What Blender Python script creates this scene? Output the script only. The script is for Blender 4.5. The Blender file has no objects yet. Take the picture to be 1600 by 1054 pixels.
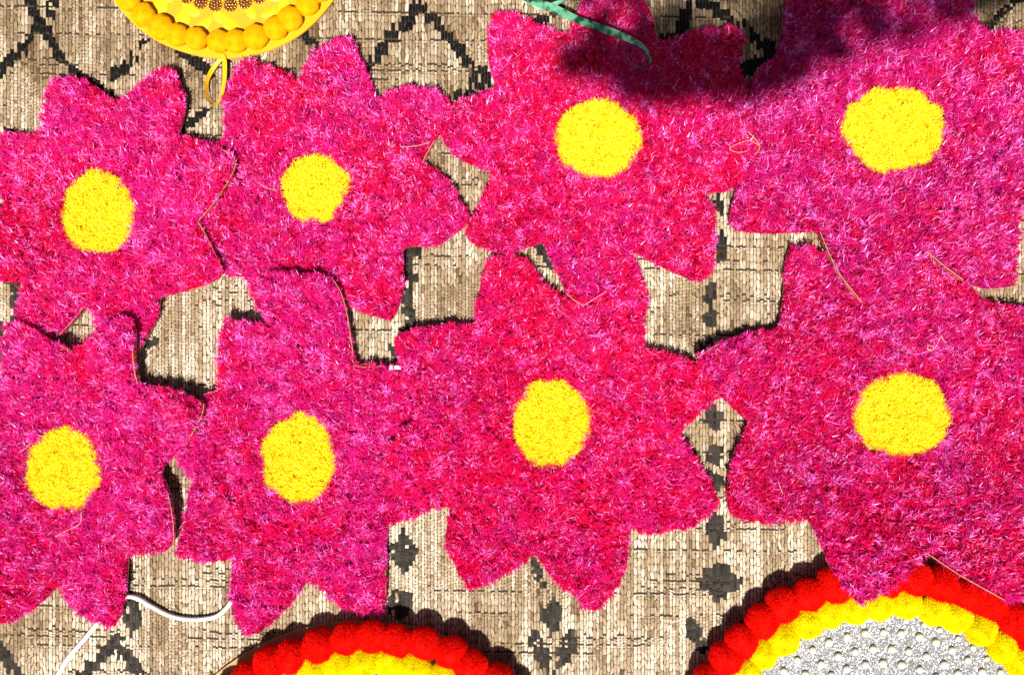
import bpy, bmesh, math, random
import numpy as np
from mathutils import Vector
SC = bpy.context.scene
COL = SC.collection
RNG = np.random.default_rng(7)
random.seed(7)

# ------------------------------------------------------------------ camera, sky, sun, exposure
H = 1.25                                   # camera height above the rug, metres
cam_d = bpy.data.cameras.new("camera"); cam = bpy.data.objects.new("camera", cam_d); COL.objects.link(cam)
cam.location = (0, 0, H); cam.rotation_euler = (0, 0, 0)
cam_d.sensor_fit = 'HORIZONTAL'; cam_d.sensor_width = 36
cam_d.lens = 36 * H / 1.6
cam_d.clip_start = 0.05; cam_d.clip_end = 200
SC.camera = cam

SUN_EL = math.radians(60); SUN_TRAVEL = Vector((0.16, 1.0)).normalized()   # ground direction in which shadows fall
wd = bpy.data.worlds.new("World"); SC.world = wd; wd.use_nodes = True
nt = wd.node_tree; bg = nt.nodes['Background']
sky = nt.nodes.new('ShaderNodeTexSky'); sky.sky_type = 'NISHITA'; sky.sun_disc = False
sky.sun_elevation = SUN_EL; sky.sun_rotation = math.atan2(-SUN_TRAVEL.x, -SUN_TRAVEL.y)
sky.dust_density = 1.6; sky.ozone_density = 0.0; sky.air_density = 0.3
nt.links.new(sky.outputs[0], bg.inputs[0]); bg.inputs[1].default_value = 0.05
sl = bpy.data.lights.new("sun", 'SUN'); sl.energy = 5.0; sl.angle = math.radians(0.5); sl.color = (1.0, 0.965, 0.91)
so = bpy.data.objects.new("sun", sl); COL.objects.link(so)
travel = Vector((SUN_TRAVEL.x * math.cos(SUN_EL), SUN_TRAVEL.y * math.cos(SUN_EL), -math.sin(SUN_EL)))
so.rotation_euler = travel.to_track_quat('-Z', 'Y').to_euler(); so.location = (-0.5, -3, 5)
SC.view_settings.view_transform = 'Standard'; SC.view_settings.look = 'None'
SC.view_settings.exposure = 0.74; SC.view_settings.gamma = 1.0
SC.render.engine = 'CYCLES'; SC.cycles.diffuse_bounces = 6

# ------------------------------------------------------------------ helpers
def P(px, py, z=0.0):
    k = (H - z) / H / 1000.0
    return ((px - 800) * k, (527 - py) * k)
def Parr(pts, z):
    a = np.array(pts, float); z = np.broadcast_to(z, (len(a),)); k = (H - z) / H / 1000.0
    return np.stack([(a[:, 0] - 800) * k, (527 - a[:, 1]) * k], 1)
def tag(o, label=None, cat=None, group=None, kind=None):
    if label: o['label'] = label
    if cat: o['category'] = cat
    if group: o['group'] = group
    if kind: o['kind'] = kind
    return o
def empty(name, loc=(0, 0, 0)):
    o = bpy.data.objects.new(name, None); COL.objects.link(o); o.location = loc; o.empty_display_size = 0.02
    return o
def link(name, me, parent=None, mat=None):
    o = bpy.data.objects.new(name, me); COL.objects.link(o)
    if mat is not None and len(me.materials) == 0: me.materials.append(mat)
    if parent is not None:
        o.parent = parent; o.matrix_parent_inverse = parent.matrix_basis.inverted()
    return o
def np_mesh(name, co, faces_flat, loop_start, loop_total, smooth=False, col=None):
    me = bpy.data.meshes.new(name)
    me.vertices.add(len(co)); me.vertices.foreach_set('co', np.ascontiguousarray(co, np.float32).ravel())
    me.loops.add(len(faces_flat)); me.loops.foreach_set('vertex_index', np.ascontiguousarray(faces_flat, np.int32))
    me.polygons.add(len(loop_start))
    me.polygons.foreach_set('loop_start', np.ascontiguousarray(loop_start, np.int32))
    me.polygons.foreach_set('loop_total', np.ascontiguousarray(loop_total, np.int32))
    me.polygons.foreach_set('use_smooth', np.full(len(loop_start), smooth))
    if col is not None:
        a = me.color_attributes.new('tint', 'FLOAT_COLOR', 'POINT')
        c4 = np.ones((len(co), 4), np.float32); c4[:, :3] = col
        a.data.foreach_set('color', c4.ravel())
    me.update(calc_edges=True)
    return me
def quads(name, co, q, smooth=False, col=None):
    q = np.asarray(q, np.int32); n = len(q); k = q.shape[1]
    return np_mesh(name, co, q.ravel(), np.arange(n) * k, np.full(n, k), smooth, col)
_lat = {}
def vnoise(x, y, scale, seed):
    if seed not in _lat: _lat[seed] = np.random.default_rng(seed).random((64, 64))
    L = _lat[seed]; u = np.asarray(x) / scale + 1000.3; v = np.asarray(y) / scale + 1000.7
    i = np.floor(u).astype(int); j = np.floor(v).astype(int); fu = u - i; fv = v - j
    fu = fu * fu * (3 - 2 * fu); fv = fv * fv * (3 - 2 * fv)
    g = lambda a, b: L[a % 64, b % 64]
    return (g(i, j) * (1 - fu) + g(i + 1, j) * fu) * (1 - fv) + (g(i, j + 1) * (1 - fu) + g(i + 1, j + 1) * fu) * fv
def inside(x, y, poly):
    r = np.zeros(x.shape, bool); n = len(poly)
    for i in range(n):
        x1, y1 = poly[i]; x2, y2 = poly[(i + 1) % n]
        if y1 == y2: continue
        c = ((y1 > y) != (y2 > y)) & (x < (x2 - x1) * (y - y1) / (y2 - y1) + x1)
        r ^= c
    return r
def edge_dist(x, y, poly):
    d = np.full(x.shape, 9.0); n = len(poly)
    for i in range(n):
        x1, y1 = poly[i]; x2, y2 = poly[(i + 1) % n]; dx, dy = x2 - x1, y2 - y1
        t = np.clip(((x - x1) * dx + (y - y1) * dy) / (dx * dx + dy * dy + 1e-12), 0, 1)
        d = np.minimum(d, np.hypot(x - x1 - t * dx, y - y1 - t * dy))
    return d
def catmull(pts, n=8, closed=False):
    pts = [Vector(p) for p in pts]; out = []; m = len(pts)
    for i in range(m if closed else m - 1):
        p0 = pts[(i - 1) % m] if closed or i > 0 else pts[0]; p1 = pts[i]; p2 = pts[(i + 1) % m]
        p3 = pts[(i + 2) % m] if closed or i + 2 < m else pts[-1]
        for k in range(n):
            t = k / n
            out.append(0.5 * ((2 * p1) + (-p0 + p2) * t + (2 * p0 - 5 * p1 + 4 * p2 - p3) * t * t + (-p0 + 3 * p1 - 3 * p2 + p3) * t ** 3))
    if not closed: out.append(pts[-1])
    return out
def tube(name, pts, r, mat, parent=None, sides=8, flat=1.0, closed=False):
    pts = catmull(pts, 8, closed); n = len(pts); vs = []; fs = []
    for i, p in enumerate(pts):
        a = pts[(i - 1) % n] if closed or i > 0 else p; b = pts[(i + 1) % n] if closed or i < n - 1 else p
        t = (b - a).normalized(); u = t.cross(Vector((0, 0, 1)))
        u = u.normalized() if u.length > 1e-6 else Vector((1, 0, 0)); w = u.cross(t).normalized()
        for k in range(sides):
            g = 2 * math.pi * k / sides; vs.append(p + u * r * math.cos(g) + w * r * flat * math.sin(g))
    for i in range(n if closed else n - 1):
        for k in range(sides):
            j = (i + 1) % n; fs.append((i * sides + k, i * sides + (k + 1) % sides, j * sides + (k + 1) % sides, j * sides + k))
    if not closed: fs += [tuple(range(sides - 1, -1, -1)), tuple((n - 1) * sides + k for k in range(sides))]
    me = bpy.data.meshes.new(name); me.from_pydata(vs, [], fs); me.polygons.foreach_set('use_smooth', [True] * len(fs)); me.update()
    return link(name, me, parent, mat)

# ------------------------------------------------------------------ materials
def new_mat(name):
    m = bpy.data.materials.new(name); m.use_nodes = True
    return m, m.node_tree, m.node_tree.nodes['Principled BSDF']
def fibre_mat(name, rough=0.35, spec=0.6, trans=0.3, sheen=0.0, sat_col=None, spec_tint=None):
    m, t, b = new_mat(name)
    if sat_col is None:
        a = t.nodes.new('ShaderNodeVertexColor'); a.layer_name = 'tint'; src = a.outputs[0]
    else:
        n = t.nodes.new('ShaderNodeTexNoise'); n.inputs['Scale'].default_value = 300
        mx = t.nodes.new('ShaderNodeMix'); mx.data_type = 'RGBA'
        mx.inputs[6].default_value = (*[c * 0.85 for c in sat_col], 1); mx.inputs[7].default_value = (*sat_col, 1)
        t.links.new(n.outputs[0], mx.inputs[0]); src = mx.outputs[2]
    t.links.new(src, b.inputs['Base Color']); b.inputs['Roughness'].default_value = rough
    b.inputs['Specular IOR Level'].default_value = spec
    if spec_tint: b.inputs['Specular Tint'].default_value = (*spec_tint, 1)
    tr = t.nodes.new('ShaderNodeBsdfTranslucent'); t.links.new(src, tr.inputs[0])
    ms = t.nodes.new('ShaderNodeMixShader'); ms.inputs[0].default_value = trans
    t.links.new(b.outputs[0], ms.inputs[1]); t.links.new(tr.outputs[0], ms.inputs[2])
    t.links.new(ms.outputs[0], t.nodes['Material Output'].inputs[0])
    return m
def plain(name, c1, c2=None, scale=60, rough=0.7, metal=0.0, bump=0.0, detail=4, spec=0.5, con=0.0):
    m, t, b = new_mat(name); c2 = c2 or c1
    tc = t.nodes.new('ShaderNodeTexCoord'); n = t.nodes.new('ShaderNodeTexNoise')
    n.inputs['Scale'].default_value = scale; n.inputs['Detail'].default_value = detail
    t.links.new(tc.outputs['Object'], n.inputs[0])
    mx = t.nodes.new('ShaderNodeMix'); mx.data_type = 'RGBA'; mx.inputs[6].default_value = (*c1, 1); mx.inputs[7].default_value = (*c2, 1)
    mr = t.nodes.new('ShaderNodeMapRange'); mr.inputs[1].default_value = con; mr.inputs[2].default_value = 1 - con
    t.links.new(n.outputs[0], mr.inputs[0]); t.links.new(mr.outputs[0], mx.inputs[0]); t.links.new(mx.outputs[2], b.inputs['Base Color'])
    b.inputs['Roughness'].default_value = rough; b.inputs['Metallic'].default_value = metal; b.inputs['Specular IOR Level'].default_value = spec
    if bump:
        bp = t.nodes.new('ShaderNodeBump'); bp.inputs['Strength'].default_value = bump; bp.inputs['Distance'].default_value = 0.001
        t.links.new(n.outputs[0], bp.inputs['Height']); t.links.new(bp.outputs[0], b.inputs['Normal'])
    return m
M_PINK = fibre_mat('pink_tinsel_fibre', 0.32, 0.8, 0.34, spec_tint=(1.0, 0.55, 0.9))
M_YEL = fibre_mat('yellow_fibre', 0.6, 0.2, 0.5)
M_BACK = plain('tan_backing_board', (0.36, 0.21, 0.08), (0.48, 0.30, 0.12), 80, 0.8, bump=0.4)
M_PILEBASE = plain('crimson_pile_base', (0.30, 0.0, 0.03), (0.45, 0.003, 0.08), 300, 0.9)
M_STITCH = fibre_mat('woven_raffia', 0.7, 0.12, 0.0)
M_RUGBASE = plain('dark_rug_ground', (0.018, 0.012, 0.007), (0.05, 0.032, 0.018), 400, 0.95)
M_FLOOR = plain('grey_concrete', (0.22, 0.21, 0.19), (0.32, 0.30, 0.27), 12, 0.9, bump=0.5, detail=8)
t = M_STITCH.node_tree; b = t.nodes['Principled BSDF']; vc = [n for n in t.nodes if n.type == 'VERTEX_COLOR'][0]
tc = t.nodes.new('ShaderNodeTexCoord'); mp = t.nodes.new('ShaderNodeMapping'); mp.inputs['Scale'].default_value = (1500, 140, 300)
n = t.nodes.new('ShaderNodeTexNoise'); n.inputs['Scale'].default_value = 1.0; n.inputs['Detail'].default_value = 3
mr = t.nodes.new('ShaderNodeMapRange'); mr.inputs[1].default_value = 0.35; mr.inputs[2].default_value = 0.62; mr.inputs[3].default_value = 0.62; mr.inputs[4].default_value = 1.28
vm = t.nodes.new('ShaderNodeVectorMath'); vm.operation = 'SCALE'
t.links.new(tc.outputs['Object'], mp.inputs[0]); t.links.new(mp.outputs[0], n.inputs[0]); t.links.new(n.outputs[0], mr.inputs[0])
t.links.new(vc.outputs[0], vm.inputs[0]); t.links.new(mr.outputs[0], vm.inputs[3]); t.links.new(vm.outputs[0], b.inputs['Base Color'])
bp = t.nodes.new('ShaderNodeBump'); bp.inputs['Strength'].default_value = 0.5; bp.inputs['Distance'].default_value = 0.0004
t.links.new(n.outputs[0], bp.inputs['Height']); t.links.new(bp.outputs[0], b.inputs['Normal'])
M_POMRED = fibre_mat('red_pompom_yarn', 0.8, 0.1, 0.5, sat_col=(1.0, 0.010, 0.003))
M_POMYEL = fibre_mat('yellow_pompom_yarn', 0.8, 0.1, 0.5, sat_col=(1.0, 0.90, 0.0))
M_POMORANGE = fibre_mat('golden_pompom_yarn', 0.8, 0.1, 0.3, sat_col=(0.88, 0.48, 0.0))
M_FELT = plain('golden_felt', (0.70, 0.31, 0.0), (0.78, 0.38, 0.002), 90, 0.9, bump=0.3)
M_BROC = plain('yellow_brocade', (0.58, 0.27, 0.0), (0.72, 0.36, 0.004), 500, 0.55, con=0.35, bump=0.6)
M_MOTIF = plain('yellow_satin_leaf', (0.70, 0.40, 0.003), (0.80, 0.50, 0.01), 500, 0.45, bump=0.4)
M_GOLD = plain('gold_bead', (0.9, 0.55, 0.12), (0.55, 0.22, 0.05), 700, 0.22, 1.0)
M_BROWN = plain('brown_braid', (0.10, 0.03, 0.01), (0.25, 0.09, 0.02), 400, 0.6)
M_PEARL = plain('ivory_pearl', (0.60, 0.56, 0.46), (0.68, 0.64, 0.54), 100, 0.22)
M_PEARL.node_tree.nodes['Principled BSDF'].inputs['Coat Weight'].default_value = 0.6
M_CORD = plain('white_plastic_cord', (0.80, 0.80, 0.80), (0.72, 0.72, 0.72), 50, 0.35)
M_PAPER = plain('white_paper', (0.85, 0.85, 0.85), None, 50, 0.8)
M_THREAD = plain('straw_fibre', (0.78, 0.55, 0.30), (0.85, 0.66, 0.42), 100, 0.6)
M_YRIB = plain('yellow_ribbon_cloth', (0.72, 0.36, 0.0), (0.80, 0.46, 0.01), 300, 0.45, bump=0.2)
M_GRIB = plain('green_satin_ribbon', (0.004, 0.045, 0.018), (0.12, 0.34, 0.20), 70, 0.3, bump=0.3, con=0.42)  # satin sheen put into the colour as light and dark green noise
# silver glitter cloth: random facets by voronoi
M_GLIT, t, b = new_mat('silver_glitter_cloth')
tc = t.nodes.new('ShaderNodeTexCoord'); vo = t.nodes.new('ShaderNodeTexVoronoi'); vo.inputs['Scale'].default_value = 850
t.links.new(tc.outputs['Object'], vo.inputs[0])
mx = t.nodes.new('ShaderNodeMix'); mx.data_type = 'RGBA'; mx.inputs[6].default_value = (0.33, 0.325, 0.33, 1); mx.inputs[7].default_value = (0.16, 0.155, 0.16, 1)
sp = t.nodes.new('ShaderNodeSeparateColor'); t.links.new(vo.outputs['Color'], sp.inputs[0]); t.links.new(sp.outputs[0], mx.inputs[0])
t.links.new(mx.outputs[2], b.inputs['Base Color']); b.inputs['Metallic'].default_value = 0.25; b.inputs['Roughness'].default_value = 0.35
sub = t.nodes.new('ShaderNodeVectorMath'); sub.operation = 'SUBTRACT'; sub.inputs[1].default_value = (0.5, 0.5, 0.5)
sc_ = t.nodes.new('ShaderNodeVectorMath'); sc_.operation = 'SCALE'; sc_.inputs[3].default_value = 0.75
geo = t.nodes.new('ShaderNodeNewGeometry'); ad = t.nodes.new('ShaderNodeVectorMath'); ad.operation = 'ADD'
no = t.nodes.new('ShaderNodeVectorMath'); no.operation = 'NORMALIZE'
t.links.new(vo.outputs['Color'], sub.inputs[0]); t.links.new(sub.outputs[0], sc_.inputs[0]); t.links.new(sc_.outputs[0], ad.inputs[0])
t.links.new(geo.outputs['Normal'], ad.inputs[1]); t.links.new(ad.outputs[0], no.inputs[0]); t.links.new(no.outputs[0], b.inputs['Normal'])

# ------------------------------------------------------------------ floor and rug
bm = bmesh.new(); bmesh.ops.create_grid(bm, x_segments=40, y_segments=40, size=30)
me = bpy.data.meshes.new('floor'); bm.to_mesh(me); bm.free()
floor = link('floor', me, None, M_FLOOR); floor.location.z = -0.012; tag(floor, kind='structure')

rug = empty('woven_rug', (0, 0, -0.006))
tag(rug, 'flat woven beige rug with black diamond and zigzag motifs under all the flowers', 'rug')
RX, RY = 1.12, 0.80
bm = bmesh.new()
bmesh.ops.create_cube(bm, size=1.0, matrix=__import__('mathutils').Matrix.Diagonal((2 * RX, 2 * RY, 0.006, 1)))
me = bpy.data.meshes.new('rug_ground'); bm.to_mesh(me); bm.free()
g = link('rug_ground', me, rug, M_RUGBASE); g.location.z = -0.0035
# motif shapes in photo pixels: (kind, ...)
STROKES = [  # x1,y1,x2,y2,half width
 (62,36,30,82,8),(30,82,-30,140,8),(64,36,92,85,8),(92,85,124,120,9),(124,120,180,158,8),(46,-30,52,22,10),(86,-30,80,22,10),
 (214,88,178,118,9),(232,64,206,78,4),(284,80,330,114,10),(320,172,288,202,8),(-10,196,14,206,6),
 (574,104,618,50,9),(620,60,655,5,8),(655,5,690,44,8),(690,44,735,98,9),(650,10,640,40,6),(470,52,492,70,8),(715,148,745,142,6),
 (655,-60,655,5,0),(838,32,872,16,9),(1032,62,1062,58,7),(1058,60,1078,8,9),(1078,5,1108,6,8),(1100,0,1148,36,9),(1148,36,1190,66,11),(1190,66,1212,92,10),(1195,90,1150,118,9),
 (1536,42,1548,38,9),(1555,30,1572,12,9),(1585,0,1610,-10,8),(1536,42,1500,70,6),
 (640,388,655,395,8),(636,395,640,450,9),(637,450,640,510,9),(612,540,622,560,6),(400,-40,440,20,0),
 (25,440,26,505,9),(-5,500,6,560,10),(230,538,245,530,6),(1092,548,1110,535,6),(180,1000,120,1064,11),(182,1000,225,1064,11),(-10,1000,32,1060,11),
 (832,872,848,912,8),(843,385,848,400,9),(850,400,862,415,7),(0,330,-60,300,8),(1600,320,1650,360,9),(380,985,360,940,5)]
OVALS = [  # x,y,rx,ry,rot deg
 (750,120,16,18,0),(1124,320,8,14,0),(1128,380,9,20,0),(1108,457,13,13,0),(1109,493,13,14,0),(1113,652,15,18,0),(1117,712,13,13,0),(1120,750,13,14,0),
 (1117,828,15,26,0),(1123,908,32,30,-1),(862,962,20,28,-1),(843,1016,14,32,-25),(884,1016,14,32,25),(863,1062,10,14,0),(631,862,22,32,-1),(625,940,19,22,0),
 (207,960,17,30,-1),(1086,990,12,30,-25),(1160,990,12,30,25),(640,440,10,20,0),(1203,82,12,16,0),(1062,62,0.1,0.1,0),(560,-40,30,30,-1),(1125,400,8,10,0),(610,1010,14,30,25),(370,-60,20,20,0)]
def motif(px, py):
    m = np.zeros(px.shape, bool)
    for x1, y1, x2, y2, w in STROKES:
        if w == 0: continue
        dx, dy = x2 - x1, y2 - y1; tt = np.clip(((px - x1) * dx + (py - y1) * dy) / (dx * dx + dy * dy + 1e-9), 0, 1)
        m |= np.hypot(px - x1 - tt * dx, py - y1 - tt * dy) < w * 0.85
    for x, y, rx, ry, a in OVALS:
        if a == -1: m |= (np.abs(px - x) / rx + np.abs(py - y) / ry) < 1.15
        else:
            c, s = math.cos(math.radians(a)), math.sin(math.radians(a)); u = (px - x) * c + (py - y) * s; v = -(px - x) * s + (py - y) * c
            m |= (u / rx) ** 2 + (v / ry) ** 2 < 1
    return m
S = []   # x, y, w, l, kind
bands = []; yb = -RY + 0.01
while yb < RY - 0.02:
    bands.append(yb); yb += random.choice([0.0065, 0.014, 0.022, 0.034, 0.042, 0.050])
def knit(x, y):
    k = (vnoise(x, y, 0.10, 31) > 0.72) | ((x < -0.40) & (y > 0.28) & (vnoise(x, y, 0.05, 33) > 0.42))
    return bool(k)
xc = -RX; cols = []
while xc < RX - 0.008:
    wc = random.choice([0.0042, 0.0048, 0.0054, 0.0060]); cols.append((xc + wc / 2, wc)); xc += wc
for ci, (x, wc) in enumerate(cols):
    y = -RY + random.random() * 0.013; bi = 0; slope = -0.016 * x + random.uniform(-.0006, .0006)
    act = [vnoise(x, b_ * 7.3, 0.10, 32) + random.uniform(-.08, .08) > 0.45 for b_ in bands]
    ct = random.random()
    while y < RY - 0.015:
        while bi < len(bands) and bands[bi] + slope < y - 1e-6: bi += 1
        nxt = bands[bi] + slope if bi < len(bands) else RY
        if knit(x + random.uniform(-.02, .02), y + random.uniform(-.012, .012)):
            l = 0.0052
            S.append((x, y + l / 2, wc, l, ct)); y += l; continue
        L = random.uniform(0.0105, 0.0150)
        if nxt - y < L + 0.003 and bi < len(bands) and act[bi]:
            L = max(nxt - y, 0.004); S.append((x, y + L / 2, wc, L, ct)); y += L
            S.append((x, y + 0.0019, wc, 0.0036, ct)); y += 0.0038 + (0.0026 if random.random() < 0.6 else 0.0); bi += 1
            continue
        S.append((x, y + L / 2, wc, L, ct)); y += L
S = np.array(S); n = len(S)
px = S[:, 0] * 1000 + 800; py = 527 - S[:, 1] * 1000
mk = motif(px + RNG.normal(0, 1.2, n), py + RNG.normal(0, 2.0, n))
tone = np.clip(0.18 * RNG.random(n) + 0.30 * S[:, 4] + 0.36 * vnoise(S[:, 0], S[:, 1] * 0.2, 0.006, 41) + 0.30 * vnoise(S[:, 0], S[:, 1], 0.06, 42) - 0.06 - 0.25 * (RNG.random(n) < 0.07) - 0.15 * np.clip((S[:, 1] - 0.22) / 0.2, 0, 1) * np.clip(0.4 + np.abs(S[:, 0] + 0.1) / 0.5, 0, 1), 0, 1)  # last term darkens the top, lighting falloff put into the stitch colour
cA = np.array([0.11, 0.060, 0.026]); cB = np.array([0.32, 0.23, 0.135]); cC = np.array([0.57, 0.485, 0.37])
tt = tone[:, None]
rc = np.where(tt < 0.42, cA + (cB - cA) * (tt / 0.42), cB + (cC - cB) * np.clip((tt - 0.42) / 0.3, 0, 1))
mk &= ~((RNG.random(n) < 0.05))
low = np.clip((0.28 - S[:, 1]) / 0.3, 0, 1)[:, None]
blk = (np.array([[0.004, 0.0035, 0.003]]) * (1 - low) + np.array([[0.030, 0.025, 0.020]]) * low) * (0.4 + 1.4 * RNG.random((n, 1)))
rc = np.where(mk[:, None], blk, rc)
u = np.array([-0.5, 0, 0.5]); v = np.array([-0.5, 0, 0.5])
co = np.zeros((n, 9, 3)); wj = 1 - 0.07 - 0.13 * RNG.random(n); skew = RNG.normal(0, 0.0005, n)
dz = RNG.normal(0, 0.00025, n)
for a in range(3):
    for bb in range(3):
        k = a * 3 + bb; end = (1 - 0.13 * (bb != 1))
        co[:, k, 0] = S[:, 0] + u[a] * S[:, 2] * wj * end * (1.04 if bb == 1 else 1) + skew * (bb - 1)
        co[:, k, 1] = S[:, 1] + v[bb] * (S[:, 3] * 0.95)
        zz = 0.0014 if (a == 1 and bb == 1) else (0.0009 if a == 1 else (0.0003 if bb == 1 else -0.0003))
        co[:, k, 2] = zz + dz
co = co.reshape(-1, 3); co[:, 2] += 0.006
q = []
for a in range(2):
    for bb in range(2): q.append((a * 3 + bb, (a + 1) * 3 + bb, (a + 1) * 3 + bb + 1, a * 3 + bb + 1))
q = (np.arange(n)[:, None, None] * 9 + np.array(q)[None]).reshape(-1, 4)
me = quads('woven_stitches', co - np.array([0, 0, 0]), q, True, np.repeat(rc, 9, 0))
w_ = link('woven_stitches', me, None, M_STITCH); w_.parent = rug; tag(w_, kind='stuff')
RUGTOP = 0.0015

# ------------------------------------------------------------------ flower mats
F = {}
F[1] = dict(c=(150,331), r=(60,68), base=5, pts=[(82,121),(104,116),(133,127),(157,142),(180,158),(203,142),(234,117),(257,104),(270,106),(281,133),(289,156),(284,182),(277,209),(302,216),(334,227),(355,238),(367,250),(361,275),(334,317),(309,346),(322,368),(334,392),(347,421),(338,438),(300,452),(274,457),(247,459),(245,492),(234,514),(216,548),(196,570),(172,552),(150,514),(137,472),(114,500),(92,523),(66,524),(40,514),(23,500),(28,466),(33,440),(0,439),(-32,436),(-48,402),(-25,358),(9,318),(-15,288),(-40,248),(-25,222),(0,212),(64,207),(65,180),(69,155),(75,132)])
F[2] = dict(c=(490,293), r=(55,57), base=5, pts=[(351,214),(349,187),(350,147),(362,122),(371,100),(387,91),(402,97),(420,102),(443,110),(465,127),(472,110),(487,83),(507,66),(534,53),(547,60),(560,83),(574,114),(587,153),(607,144),(634,135),(657,137),(684,142),(699,152),(703,167),(694,187),(679,219),(667,240),(660,254),(684,264),(697,277),(710,297),(720,314),(736,336),(729,352),(710,365),(690,379),(674,385),(654,384),(629,385),(630,419),(630,452),(624,475),(614,498),(605,499),(587,494),(567,489),(550,480),(543,465),(531,447),(510,440),(490,470),(455,505),(425,508),(398,480),(384,432),(350,430),(325,395),(322,380),(308,346),(325,300),(335,260),(334,222)])
F[3] = dict(c=(935,216), r=(70,64), base=5, pts=[(683,200),(690,182),(704,167),(717,155),(737,150),(754,143),(767,142),(774,132),(764,100),(762,77),(764,40),(770,23),(784,17),(800,20),(820,27),(843,37),(867,47),(888,55),(893,38),(905,10),(925,-20),(950,-42),(985,-35),(1005,-10),(1014,10),(1022,33),(1027,66),(1040,62),(1067,54),(1094,45),(1120,40),(1147,42),(1160,52),(1162,75),(1155,107),(1166,135),(1176,170),(1172,205),(1187,228),(1179,242),(1160,268),(1148,298),(1100,300),(1112,320),(1119,347),(1120,372),(1117,405),(1111,424),(1097,439),(1080,437),(1054,425),(1030,414),(1012,404),(992,392),(978,430),(948,458),(912,478),(884,455),(867,419),(852,385),(847,377),(833,384),(818,388),(800,395),(774,394),(750,385),(734,377),(727,367),(730,353),(738,334),(750,314),(764,290),(769,270),(747,260),(720,249),(700,230)])
F[4] = dict(c=(1398,201), r=(82,70), base=5, pts=[(1230,0),(1225,33),(1220,67),(1214,90),(1180,112),(1160,155),(1150,205),(1160,250),(1152,290),(1144,325),(1140,350),(1155,360),(1200,364),(1240,363),(1281,361),(1295,395),(1312,428),(1347,472),(1372,470),(1400,455),(1425,425),(1447,392),(1475,415),(1505,437),(1543,452),(1567,449),(1584,447),(1590,430),(1594,385),(1597,352),(1591,320),(1625,318),(1660,290),(1690,240),(1665,190),(1640,160),(1668,130),(1672,90),(1650,60),(1597,48),(1567,49),(1537,52),(1529,30),(1522,8),(1516,-30),(1480,-75),(1440,-70),(1400,-40),(1372,2),(1335,-35),(1290,-62),(1250,-55),(1234,-30)])
F[5] = dict(c=(96,734), r=(60,68), base=5, pts=[(10,503),(27,502),(50,510),(67,525),(87,536),(112,549),(134,533),(158,508),(183,496),(204,495),(210,522),(207,560),(215,600),(234,602),(267,606),(294,619),(319,630),(314,652),(294,686),(277,705),(247,735),(262,768),(268,799),(271,825),(270,850),(255,862),(230,865),(197,866),(197,885),(195,909),(192,936),(187,956),(177,979),(160,977),(140,969),(120,956),(103,936),(86,916),(73,932),(53,949),(27,966),(0,976),(-28,974),(-45,945),(-42,905),(-20,866),(-70,850),(-108,815),(-98,770),(-62,722),(-100,680),(-92,640),(-55,615),(0,598),(2,570),(4,540)])
F[6] = dict(c=(465,717), r=(60,72), base=5, pts=[(445,530),(420,510),(400,506),(372,499),(350,498),(344,520),(341,545),(340,575),(342,609),(318,618),(297,650),(276,690),(270,715),(287,735),(302,752),(290,775),(286,822),(275,848),(272,870),(295,875),(320,877),(345,876),(362,874),(361,889),(357,922),(362,946),(371,979),(384,992),(400,990),(420,976),(443,956),(463,932),(480,907),(500,919),(515,935),(530,944),(550,951),(574,959),(592,961),(602,948),(604,889),(602,820),(625,815),(650,808),(675,795),(690,750),(680,700),(665,660),(668,620),(655,590),(640,572),(600,571),(556,571),(550,540),(542,490),(533,458),(521,437),(495,427),(455,424),(425,424),(405,440),(402,470),(420,505)])
F[7] = dict(c=(862,661), r=(64,73), base=5, pts=[(622,566),(617,540),(618,524),(640,516),(677,508),(700,506),(722,509),(743,512),(746,462),(756,425),(768,403),(785,400),(800,399),(823,404),(833,419),(850,442),(868,458),(885,464),(895,435),(925,405),(962,385),(990,398),(1007,440),(1012,465),(1009,492),(1003,549),(1034,551),(1057,556),(1080,563),(1105,575),(1130,600),(1122,625),(1087,651),(1058,676),(1082,702),(1100,735),(1114,762),(1124,787),(1100,813),(1077,825),(1034,832),(1007,834),(980,822),(984,852),(980,889),(967,916),(950,939),(930,953),(909,951),(903,932),(883,923),(863,902),(850,886),(837,867),(817,879),(797,894),(767,909),(747,919),(730,916),(720,902),(710,882),(697,859),(695,835),(702,805),(706,793),(670,796),(640,790),(612,755),(601,712),(622,675),(656,645),(640,610)])
F[8] = dict(c=(1411,649), r=(79,68), base=5, pts=[(1293,395),(1273,391),(1250,385),(1236,386),(1230,405),(1227,445),(1222,512),(1197,515),(1174,517),(1134,532),(1100,549),(1087,560),(1100,582),(1127,618),(1150,640),(1174,658),(1160,689),(1147,710),(1140,742),(1137,769),(1140,799),(1154,812),(1197,817),(1230,813),(1262,810),(1272,825),(1287,855),(1300,889),(1320,916),(1343,941),(1364,937),(1387,924),(1410,911),(1430,889),(1447,863),(1467,876),(1500,898),(1534,917),(1570,937),(1600,941),(1640,935),(1655,900),(1640,850),(1595,786),(1640,770),(1690,730),(1695,690),(1640,640),(1605,610),(1650,580),(1672,540),(1655,495),(1610,480),(1574,475),(1540,475),(1515,440),(1470,405),(1430,400),(1400,425),(1380,455),(1345,425),(1318,400)])
LIFT = {1:[(348,300,75,14),(330,430,60,12)], 2:[], 3:[(905,450,75,14),(1175,215,85,17)], 4:[(1335,440,90,17),(1460,400,110,15)],
        5:[(205,520,75,17),(60,515,80,14),(305,650,75,17),(262,800,70,15)], 6:[(470,455,90,17),(380,515,60,8)], 7:[(635,720,90,15),(640,540,60,6),(1010,430,40,3)],
        8:[(1110,575,70,14),(1365,935,125,36),(1560,935,125,36)]}
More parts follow.
